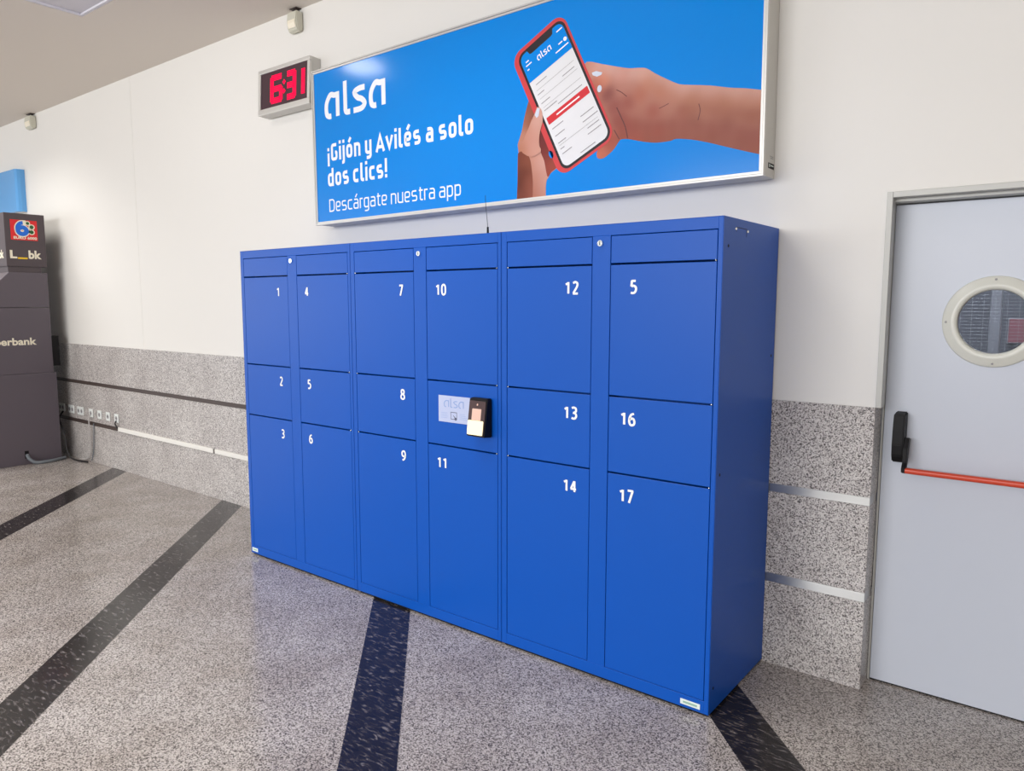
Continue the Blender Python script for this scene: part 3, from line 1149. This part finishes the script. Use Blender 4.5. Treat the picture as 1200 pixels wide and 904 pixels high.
TOPE = [(2.10, 0.588), (2.16, 0.568), (2.22, 0.548), (2.28, 0.532), (2.33, 0.522), (2.38, 0.496), (2.42, 0.472), (2.46, 0.448), (2.50, 0.425), (2.54, 0.412), (2.58, 0.404), (2.63, 0.394), (2.68, 0.383), (2.73, 0.367), (2.78, 0.357), (2.83, 0.343), (2.86, 0.336)]
CR += [(x, y - 0.006, 236, 196, 182) for x, y in TOPE]
CR += [(x, y - 0.042, 200, 140, 114) for x, y in TOPE[5:]]
CR += [(x, y - 0.095, 168, 104, 80) for x, y in TOPE[9:]]
BOTE = [(2.24, 0.244), (2.30, 0.228), (2.36, 0.215), (2.42, 0.208), (2.48, 0.208), (2.54, 0.204), (2.60, 0.190), (2.66, 0.172), (2.72, 0.152), (2.78, 0.132), (2.83, 0.115), (2.86, 0.105)]
CR += [(x, y, 152, 80, 60) for x, y in BOTE]
CR += [(x, y + 0.05, 150, 78, 66) for x, y in BOTE]
arm = obj('printed_right_hand', paint(ARM, CR, 0.0125, PY, 0.022), M_SKIN, bb)
CH = [(1.70, 0.44, 206, 150, 128), (1.665, 0.345, 214, 158, 134), (1.66, 0.26, 196, 136, 108), (1.72, 0.30, 220, 166, 150), (1.74, 0.24, 226, 176, 158), (1.72, 0.19, 206, 146, 122),
      (1.77, 0.19, 230, 186, 172), (1.79, 0.10, 226, 180, 166), (1.75, 0.10, 200, 138, 114), (1.79, 0.04, 216, 166, 148), (1.74, 0.04, 186, 120, 96)]
hl = obj('printed_left_hand', paint(HANDL, CH, 0.012, PY, 0.032), M_SKIN, bb)
DARK = [(1.634, 0.246), (1.655, 0.254), (1.685, 0.244), (1.708, 0.215), (1.719, 0.17), (1.727, 0.10), (1.726, 0.03), (1.7255, 0.0222), (1.724, 0.0216), (1.629, 0.0216), (1.6268, 0.0222), (1.6268, 0.03), (1.6314, 0.118), (1.6325, 0.202)]
obj('shaded_wrist', paint(DARK, [(1.640, 0.22, 132, 70, 52), (1.640, 0.10, 108, 52, 38), (1.665, 0.15, 116, 58, 42), (1.70, 0.20, 150, 88, 66), (1.71, 0.10, 150, 86, 66), (1.68, 0.05, 128, 66, 50), (1.72, 0.05, 168, 102, 80)], 0.01, PY - 0.0004, 0.026), M_SKIN, hl)
FING = [(1.707, 0.501), (1.695, 0.473), (1.676, 0.417), (1.66, 0.354), (1.645, 0.315), (1.668, 0.302), (1.694, 0.345), (1.715, 0.39), (1.738, 0.435), (1.728, 0.47)]
obj('index_finger', paint(FING, [(1.70, 0.47, 160, 96, 76), (1.68, 0.40, 190, 130, 106), (1.66, 0.33, 206, 150, 126), (1.71, 0.40, 140, 82, 64)], 0.01, PY - 0.0004, 0.03), M_SKIN, hl)
PALM = [(1.772, 0.36), (1.81, 0.32), (1.838, 0.262), (1.868, 0.19), (1.873, 0.153), (1.84, 0.132), (1.822, 0.112), (1.812, 0.125), (1.797, 0.19), (1.776, 0.235), (1.768, 0.29)]
obj('palm', paint(PALM, [(1.79, 0.30, 118, 54, 54), (1.82, 0.22, 134, 60, 56), (1.85, 0.16, 176, 86, 68), (1.81, 0.15, 158, 76, 62)], 0.01, PY - 0.0004, 0.03), M_SKIN, hl)
bm = bmesh.new()
ribbon(bm, [Vector((p.x, p.y)) for p in smooth_path([(1.736, 0.425, 0), (1.715, 0.372, 0), (1.700, 0.335, 0), (1.690, 0.30, 0)], 4)], 0.006, front(PY - 0.0008))
obj('finger_crease', bm, M_CREASE, hl)
for pts, w in (([(2.202, 0.379), (2.228, 0.328), (2.247, 0.288), (2.261, 0.234)], 0.007), ([(2.189, 0.282), (2.217, 0.237)], 0.006), ([(2.2, 0.457), (2.227, 0.441), (2.254, 0.418)], 0.005), ([(2.415, 0.34), (2.44, 0.347), (2.461, 0.354)], 0.004), ([(2.60, 0.33), (2.607, 0.30), (2.598, 0.262)], 0.005)):
    bm = bmesh.new()
    ribbon(bm, [Vector((p.x, p.y)) for p in smooth_path([(a, b, 0) for a, b in pts], 4)], w * 0.7, front(PY - 0.0004))
    obj('palm_crease', bm, M_CREASE, arm)
obj('thumbnail', flat(bmesh.new(), [(2.068, 0.557), (2.091, 0.56), (2.124, 0.548), (2.119, 0.538), (2.096, 0.534), (2.073, 0.545)], front(PY - 0.0004)), M_NAIL, arm)
bm = flat(bmesh.new(), ellipse(2.11, 0.478, 0.012, 0.016), front(PY - 0.0004))
obj('ring', bm, M_NAIL, arm)
obj('thumb', paint(THUMB, CH + [(1.765, 0.40, 232, 190, 176), (1.775, 0.34, 226, 178, 162)], 0.012, PY - 0.0032, 0.03), M_SKIN, hl)
obj('thumbnail', flat(bmesh.new(), [(1.742, 0.416), (1.757, 0.449), (1.773, 0.444), (1.765, 0.409), (1.753, 0.401)], front(PY - 0.0036)), M_NAIL, hl)
obj('gap_of_background', flat(bmesh.new(), ellipse(1.838, 0.216, 0.012, 0.02, rot=0.5), front(PY - 0.0008)), M_POSTER, hl)

# printed phone: local axes s (across) and l (down)
PC = Vector((1.897, 0.4828))
ang = math.radians(25.8)
SA, LA = Vector((math.cos(ang), math.sin(ang))), Vector((math.sin(ang), -math.cos(ang)))


def PF(lift):
    def f(s, l):
        p = PC + SA * s + LA * l
        return (p.x, PY - lift, p.y)
    return f


def prect(s0, s1, l0, l1, r, lift, m, name, parent):
    return obj(name, flat(bmesh.new(), rrect(s0, s1, l0, l1, r, 8), PF(lift)), m, parent)


ph = prect(-0.171, 0.171, -0.343, 0.343, 0.062, 0.0008, M_RED, 'printed_phone', bb)
ph['label'] = 'picture of a phone in a red case'
prect(-0.143, 0.160, -0.323, 0.330, 0.046, 0.0012, M_BEZEL, 'bezel', ph)
prect(-0.130, 0.148, -0.310, 0.317, 0.036, 0.0016, M_SCREEN_W, 'screen', ph)
top = rrect(-0.130, 0.148, -0.310, -0.05, 0.036, 8)
hp = [p for p in top if p[1] < -0.18]
hp = sorted(hp, key=lambda p: math.atan2(p[1] + 0.163, p[0] - 0.009))
hp = [(-0.130, -0.163)] + hp + [(0.148, -0.160)]
obj('app_header', flat(bmesh.new(), hp, PF(0.0020)), M_POSTER, ph)
nt_ = [(-0.078, -0.314), (0.094, -0.314), (0.082, -0.288), (0.070, -0.284), (-0.056, -0.284), (-0.068, -0.288)]
obj('notch', flat(bmesh.new(), nt_, PF(0.0024)), M_BEZEL, ph)
prect(-0.118, 0.141, 0.045, 0.083, 0.004, 0.0020, M_RED2, 'button', ph)
bm = bmesh.new()
logo_word(bm, -0.040, 0.050, 0.226, 0.026, lambda u, v: PF(0.0024)(u, -v), 0.2)
f24 = PF(0.0024)
for s0, s1, l in ((-0.105, -0.085, -0.268), (-0.112, -0.075, -0.250), (-0.112, -0.100, -0.228), (0.105, 0.140, -0.283), (0.06, 0.14, -0.198), (0.09, 0.115, -0.225)):
    flat(bm, [(s0, l), (s1, l), (s1, l + 0.006), (s0, l + 0.006)], f24)
flat(bm, ellipse(0.132, -0.222, 0.010, 0.010, 16), f24)
flat(bm, [(-0.06, 0.061), (0.085, 0.061), (0.085, 0.068), (-0.06, 0.068)], f24)
obj('screen_lettering', bm, M_PRINT_W, ph)
bm = bmesh.new()
for s0, s1, l in ((-0.10, -0.03, -0.135), (-0.112, -0.07, -0.085), (0.045, 0.12, -0.078), (-0.112, -0.055, -0.035), (-0.112, -0.03, 0.005), (-0.03, 0.12, 0.022), (-0.11, -0.04, 0.110), (-0.11, -0.05, 0.150), (-0.11, -0.06, 0.190), (0.05, 0.13, 0.150), (0.05, 0.14, 0.180), (0.06, 0.13, 0.220), (0.05, 0.13, 0.246), (-0.11, -0.085, 0.222), (-0.11, -0.05, 0.248), (-0.02, 0.07, 0.300)):
    flat(bm, [(s0, l), (s1, l), (s1, l + 0.004), (s0, l + 0.004)], f24)
for s0, s1, l in ((-0.11, 0.13, -0.105), (-0.11, 0.13, -0.058), (-0.11, 0.13, -0.01), (-0.11, 0.13, 0.205)):
    flat(bm, [(s0, l), (s1, l), (s1, l + 0.0015), (s0, l + 0.0015)], f24)
obj('screen_small_print', bm, M_GREYP, ph)

# maker's plate on the right side of the box
bm = B(BW - 0.0045, BW - 0.0030, 0.060, 0.128, 0.040, 0.062)
pl = obj('maker_plate', bm, M_BLACK, bb)
bm = bmesh.new()
box(bm, BW - 0.0032, BW - 0.0026, 0.070, 0.078, 0.045, 0.058)
box(bm, BW - 0.0032, BW - 0.0026, 0.086, 0.122, 0.050, 0.055)
obj('plate_print', bm, M_LABEL, pl)
bm = bmesh.new()
box(bm, BW - 0.0045, BW - 0.0034, 0.078, 0.118, 0.088, 0.091)
box(bm, BW - 0.0045, BW - 0.0034, 0.084, 0.118, 0.081, 0.084)
obj('side_print', bm, M_GREYP, bb)

# ------------------------------------------------------------------ digital clock
ck = thing('wall_clock', 'grey framed digital wall clock with red glowing digits left of the billboard', 'clock', (-0.23, -0.085, 2.867))
ck.rotation_euler = (math.radians(-3.0), 0, 0)
CW, CH = 0.284, 0.300
bm = bmesh.new()
fw = 0.026
box(bm, -CW, CW, 0.006, 0.080, 0, CH, 0.004)
case = obj('case', bm, M_ALU_SIDE, ck)
bm = bmesh.new()
box(bm, -CW, CW, -0.006, 0.010, 0, fw + 0.012, 0.003)
box(bm, -CW, CW, -0.006, 0.010, CH - fw, CH, 0.003)
box(bm, -CW, -CW + fw, -0.006, 0.010, fw + 0.0125, CH - fw - 0.0005, 0.003)
box(bm, CW - fw, CW, -0.006, 0.010, fw + 0.0125, CH - fw - 0.0005, 0.003)
obj('frame', bm, M_ALU, ck)
dp = obj('display', B(-CW + fw - 0.002, CW - fw + 0.002, 0.002, 0.0058, fw + 0.010, CH - fw + 0.002), M_CLOCKFACE, ck)


def seg_digit(bm, d, x, z, w, h, t):
    on = {'6': 'afedcg', '3': 'abgcd', '1': 'bc'}[d]
    P = {'a': ((x, z + h), (x + w, z + h)), 'g': ((x, z + h / 2), (x + w, z + h / 2)), 'd': ((x, z), (x + w, z)),
         'f': ((x, z + h / 2), (x, z + h)), 'e': ((x, z), (x, z + h / 2)), 'b': ((x + w, z + h / 2), (x + w, z + h)), 'c': ((x + w, z), (x + w, z + h / 2))}
    for s in on:
        (ax, az), (bx, bz) = P[s]
        n = max(2, round(math.hypot(bx - ax, bz - az) / 0.013))
        nx, nz = (-(bz - az), bx - ax)
        ll = math.hypot(nx, nz)
        nx, nz = nx / ll, nz / ll
        for k in range(n + 1):
            for o_ in (-0.0135, 0.0, 0.0135):
                flat(bm, ellipse(ax + (bx - ax) * k / n + nx * o_, az + (bz - az) * k / n + nz * o_, 0.0068, 0.0068, 8), front(0.0012))


bm = bmesh.new()
seg_digit(bm, '6', -0.134, 0.079, 0.102, 0.150, 0.02)
o = obj('digit', bm, M_LED, dp)
bm = bmesh.new()
seg_digit(bm, '3', 0.042, 0.079, 0.074, 0.150, 0.02)
obj('digit', bm, M_LED, dp)
bm = bmesh.new()
seg_digit(bm, '1', 0.122, 0.079, 0.086, 0.150, 0.02)
obj('digit', bm, M_LED, dp)
bm = bmesh.new()
for z in (0.125, 0.185):
    for dx, dz in ((0, 0), (0.010, 0), (-0.010, 0), (0, 0.010), (0, -0.010)):
        flat(bm, ellipse(0.002 + dx, z + dz, 0.0068, 0.0068, 8), front(0.0012))
obj('colon', bm, M_LED, dp)
obj('wall_bracket', B(-0.2, 0.2, 0.0795, 0.0875, 0.03, 0.24), M_ALU_SIDE, ck)

# ------------------------------------------------------------------ motion sensors under the ceiling


def sensor(x, label, s=1.0):
    t = thing('motion_sensor', label, 'motion sensor', (x, 0.010, ZC), 'cream motion sensors where wall meets ceiling')
    bm = bmesh.new()
    w = 0.052 * s
    prism(bm, [(-0.003, -0.030), (-0.052, -0.024), (-0.060, -0.085), (-0.052, -0.135), (-0.036, -0.152), (-0.010, -0.150), (-0.003, -0.135)], 'x', -w, w)
    bmesh.ops.bevel(bm, geom=[e for e in bm.edges], offset=0.006, segments=2, affect='EDGES')
    obj('housing', bm, M_CREAM, t)
    bm = bmesh.new()
    prism(bm, [(-0.0615, -0.080), (-0.0625, -0.10), (-0.055, -0.128), (-0.050, -0.128), (-0.055, -0.080)], 'x', -w * 0.72, w * 0.72)
    obj('lens', bm, M_OFFW, t)
    bm = bmesh.new()
    box(bm, -w * 0.7, w * 0.7, -0.045, -0.001, -0.006, -0.0005, 0.001, 1)
    box(bm, -w * 0.3, w * 0.3, -0.030, -0.010, -0.032, -0.006, 0.001, 1)
    obj('bracket', bm, M_STRIP, t)


sensor(-0.165, 'cream motion sensor under the ceiling above the digital clock')
sensor(-4.63, 'cream motion sensor under the ceiling at far left above the blue sign', 1.5)

# ------------------------------------------------------------------ ceiling light
cl = thing('ceiling_light', 'square recessed ceiling light panel at the top left', 'ceiling light', ((CX0 + CX1) / 2, (CY0 + CY1) / 2, ZC))
hw = (CX1 - CX0) / 2 - 0.002
bm = bmesh.new()
box(bm, -hw, hw, -hw, hw, 0.015, 0.10)
obj('panel', bm, M_COFFER, cl)
bm = bmesh.new()
for a, b, c, d in ((-hw, hw, -hw, -hw + 0.02), (-hw, hw, hw - 0.02, hw), (-hw, -hw + 0.02, -hw + 0.0205, hw - 0.0205), (hw - 0.02, hw, -hw + 0.0205, hw - 0.0205)):
    box(bm, a, b, c, d, 0.001, 0.0145, 0.001, 1)
obj('trim_frame', bm, M_COFFER, cl)
bm = bmesh.new()
cyl(bm, (0.07, 0.12, 0.0148), (0.07, 0.12, -0.02), 0.16, 0.15, 40)
obj('lamp', bm, M_LAMP, cl)

# ------------------------------------------------------------------ cash machine at the left
km = thing('cash_machine', 'charcoal cash machine standing against the wall at the left edge', 'cash machine', (-4.08, 0, 0))
KD = 0.9        # width away from the viewer
# y is in world terms, x=0 is the side that faces the lockers
obj('base', B(-KD, 0.008, -0.90, -0.138, 0.0, 0.893, 0.004), M_KIOSK, km)
obj('body', B(-KD, 0.0, -0.86, -0.158, 0.8935, 1.5385, 0.004), M_KIOSK, km)
bm = bmesh.new()
prism(bm, [(-0.158, 1.5415), (-0.158, 1.880), (-0.490, 1.880), (-0.60, 1.77), (-0.86, 1.60), (-0.86, 1.5415)], 'x', -KD, 0.0)
bmesh.ops.bevel(bm, geom=[e for e in bm.edges], offset=0.003, segments=1, affect='EDGES')
obj('upper_body', bm, M_KIOSK, km)
obj('neck', B(-KD + 0.05, -0.012, -0.492, -0.203, 1.8805, 1.9345), M_KIOSK2, km)
tb = obj('top_sign', B(-KD, 0.0, -0.502, -0.154, 1.935, 2.442, 0.004), M_KIOSK2, km)
obj('rear_box', B(-0.35, -0.002, -0.157, -0.092, 0.958, 1.256, 0.003), M_BLACK, km)
obj('cable_hole', B(0.004, 0.0095, -0.47, -0.435, 0.06, 0.135), M_BLACK, km)


def side(lift):
    return lambda u, v: (lift, u, v)


o = obj('lettering', font_text(bmesh.new(), 'Liberbank', side(0.0016), -0.725, 1.176, 0.072, 0.43, 0.03), M_OFFW, km)
o['label'] = 'white bank name'
bm = bmesh.new()
flat(bm, [(-0.452, 2.188), (-0.222, 2.188), (-0.222, 2.380), (-0.452, 2.380)], side(0.0012))
lo = obj('network_logo', bm, M_REDP, tb)
lo['label'] = 'red square logo with a blue six'
bm = bmesh.new()
bowl = [Vector(p) for p in ellipse(-0.352, 2.279, 0.036, 0.032, 28)]
tail = [Vector((p.x, p.y)) for p in smooth_path([(-0.392, 2.276, 0), (-0.390, 2.318, 0), (-0.362, 2.350, 0), (-0.318, 2.352, 0)], 5)]
ribbon(bm, bowl, 0.058, side(0.0018), True)
ribbon(bm, tail, 0.052, side(0.0019))
for cy_, cz_, r in ((-0.303, 2.352, 0.022), (-0.270, 2.318, 0.027), (-0.272, 2.270, 0.027)):
    flat(bm, ellipse(cy_, cz_, r, r), side(0.0018))
obj('logo_outline', bm, M_OFFW, lo)
bm = bmesh.new()
ribbon(bm, bowl, 0.040, side(0.0024), True)
ribbon(bm, tail[:-3], 0.034, side(0.0025))
obj('six', bm, M_BLUEP, lo)
bm = bmesh.new()
for cy_, cz_, r in ((-0.303, 2.352, 0.014), (-0.270, 2.318, 0.018), (-0.272, 2.270, 0.018)):
    flat(bm, ellipse(cy_, cz_, r, r), side(0.0024))
obj('dots', bm, M_GREEN, lo)
obj('logo_lettering', font_text(bmesh.new(), 'EURO 6000', side(0.0024), -0.430, 2.198, 0.026, 0.200, 0.035), M_OFFW, lo)
bm = bmesh.new()
font_text(bm, 'L', side(0.0012), -0.470, 2.012, 0.078, 0.060, 0.04)
font_text(bm, 'bk', side(0.0012), -0.312, 2.012, 0.082, 0.112, 0.04)
o = obj('sign_lettering', bm, M_OFFW, tb)
obj('underscore', flat(bmesh.new(), [(-0.405, 2.008), (-0.322, 2.008), (-0.322, 2.024), (-0.405, 2.024)], side(0.0012)), M_YELLOW, tb)
# the same lettering on the front of the top sign
bm = bmesh.new()
font_text(bm, 'L', front(-0.5036), -0.62, 2.012, 0.078, 0.06, 0.04)
font_text(bm, 'bk', front(-0.5036), -0.17, 2.012, 0.082, 0.112, 0.04)
obj('sign_lettering', bm, M_OFFW, tb)
obj('underscore', flat(bmesh.new(), [(-0.54, 2.008), (-0.19, 2.008), (-0.19, 2.024), (-0.54, 2.024)], front(-0.5036)), M_YELLOW, tb)

# ------------------------------------------------------------------ blue sign high on the wall
bs = thing('wall_sign', 'plain sky blue box sign on the wall above the cash machine', 'sign', (-4.955, 0.010, 2.555))
bm = bmesh.new()
prism(bm, [(-1.4, 0.0), (0.0, 0.0), (0.0, -0.045), (-0.012, -0.070), (-0.04, -0.085), (-1.36, -0.085), (-1.388, -0.070), (-1.4, -0.045)], 'z', 0.0, 0.442)
bmesh.ops.translate(bm, vec=(0, -0.0005, 0), verts=bm.verts)
obj('sign_box', bm, M_SIGNB, bs)
bm = bmesh.new()
box(bm, -1.398, -0.002, -0.048, -0.002, -0.006, -0.0003, 0.001, 1)
obj('base_trim', bm, M_ALU, bs)

# ------------------------------------------------------------------ sockets, trunking and cables
SOCK = [(-4.345, 0.132), (-4.115, 0.132), (-3.900, 0.140), (-3.655, 0.082), (-3.466, 0.082), (-3.284, 0.080), (-3.106, 0.078)]
SLAB = ['double white power socket nearest the cash machine', 'double white power socket second from the cash machine',
        'double white power socket third from the cash machine', 'single white socket with a pale cable plugged in, above the strip',
        'single white socket just right of the one with the pale cable', 'single white socket, second from the right of the row',
        'single white socket at the right end of the row, above the trunking end']
for i, (x, w) in enumerate(SOCK):
    t = thing('power_socket', SLAB[i], 'socket', (x, 0.0, 0.499), 'row of power sockets on the granite')
    obj('face_plate', B(-w / 2, w / 2, -0.010, -0.0005, -0.041, 0.041, 0.003), M_SOCKET, t)
    xs_ = (-w / 4, w / 4) if w > 0.1 else (0,)
    for sx in xs_:
        wellr = 0.020
        we = obj('outlet', cyl(bmesh.new(), (sx, -0.0095, 0), (sx, -0.0112, 0), wellr, seg=20), M_GREYP, t)
        bm = bmesh.new()
        for k in (-0.008, 0.008):
            cyl(bm, (sx + k, -0.0105, 0), (sx + k, -0.0118, 0), 0.003, seg=8)
        obj('pin_hole', bm, M_BLACK, we)

ct = thing('cable_trunking', 'white plastic cable trunking along the granite left of the lockers', 'trunking', (-3.075, 0, 0.397))
obj('trunking_length', B(0.0, 1.66, -0.016, -0.0005, -0.019, 0.019, 0.003), M_DUCT, ct)
obj('trunking_length', B(1.685, 3.2, -0.016, -0.0005, -0.019, 0.019, 0.003), M_DUCT, ct)
obj('joint', B(1.661, 1.684, -0.010, -0.0005, -0.017, 0.017), M_STRIP, ct)

tag(obj('plug_cable', tube(bmesh.new(), [(-3.66, -0.012, 0.49), (-3.66, -0.028, 0.44), (-3.672, -0.022, 0.25), (-3.69, -0.02, 0.10), (-3.75, -0.028, 0.03), (-3.90, -0.04, 0.0075)], 0.0065), M_CABLE_W),
    'pale thin cable hanging from a wall socket to the floor', 'cable')
tag(obj('hanging_cable', tube(bmesh.new(), [(-3.60, -0.010, 0.40), (-3.60, -0.014, 0.30), (-3.63, -0.014, 0.12), (-3.68, -0.016, 0.02)], 0.005), M_CABLE_G),
    'grey cable hanging beside the pale socket cable', 'cable')
tag(obj('power_lead', tube(bmesh.new(), [(-4.30, -0.016, 0.46), (-4.25, -0.075, 0.40), (-4.10, -0.108, 0.32), (-4.045, -0.108, 0.22), (-4.00, -0.115, 0.10), (-3.93, -0.11, 0.03), (-3.82, -0.08, 0.009), (-3.68, -0.055, 0.009)], 0.009), M_CABLE_B),
    'black cable looping from a socket behind the cash machine to the floor', 'cable')
tag(obj('floor_cable', tube(bmesh.new(), [(-4.066, -0.452, 0.10), (-4.040, -0.445, 0.060), (-4.010, -0.40, 0.019), (-3.990, -0.33, 0.017), (-4.000, -0.24, 0.017), (-4.03, -0.17, 0.017), (-4.055, -0.115, 0.017)], 0.016), M_CABLE_G),
    'thick grey cable lying on the floor at the foot of the cash machine', 'cable')
tag(obj('socket_lead', tube(bmesh.new(), [(-3.106, -0.012, 0.475), (-3.100, -0.026, 0.45), (-3.085, -0.022, 0.425), (-3.070, -0.018, 0.405)], 0.007), M_CABLE_B),
    'short black lead from the end socket into the trunking', 'cable')

# ------------------------------------------------------------------ post and board added to stand in for reflections in the round window
tag(obj('stand_in_post', B(3.705, 3.755, 1.30, 1.35, 0.0, ZC - 0.06, 0.004), M_GALV), 'pale post added behind the round door window', 'post')
t = thing('stand_in_board', 'pink board added behind the round door window', 'board', (3.83, 1.745, 1.44))
obj('board', B(-0.07, 0.07, -0.02, -0.0, -0.065, 0.065, 0.003), M_PINK, t)
obj('board_frame', B(-0.076, 0.076, -0.012, -0.001, -0.071, 0.071), M_GALV, t)
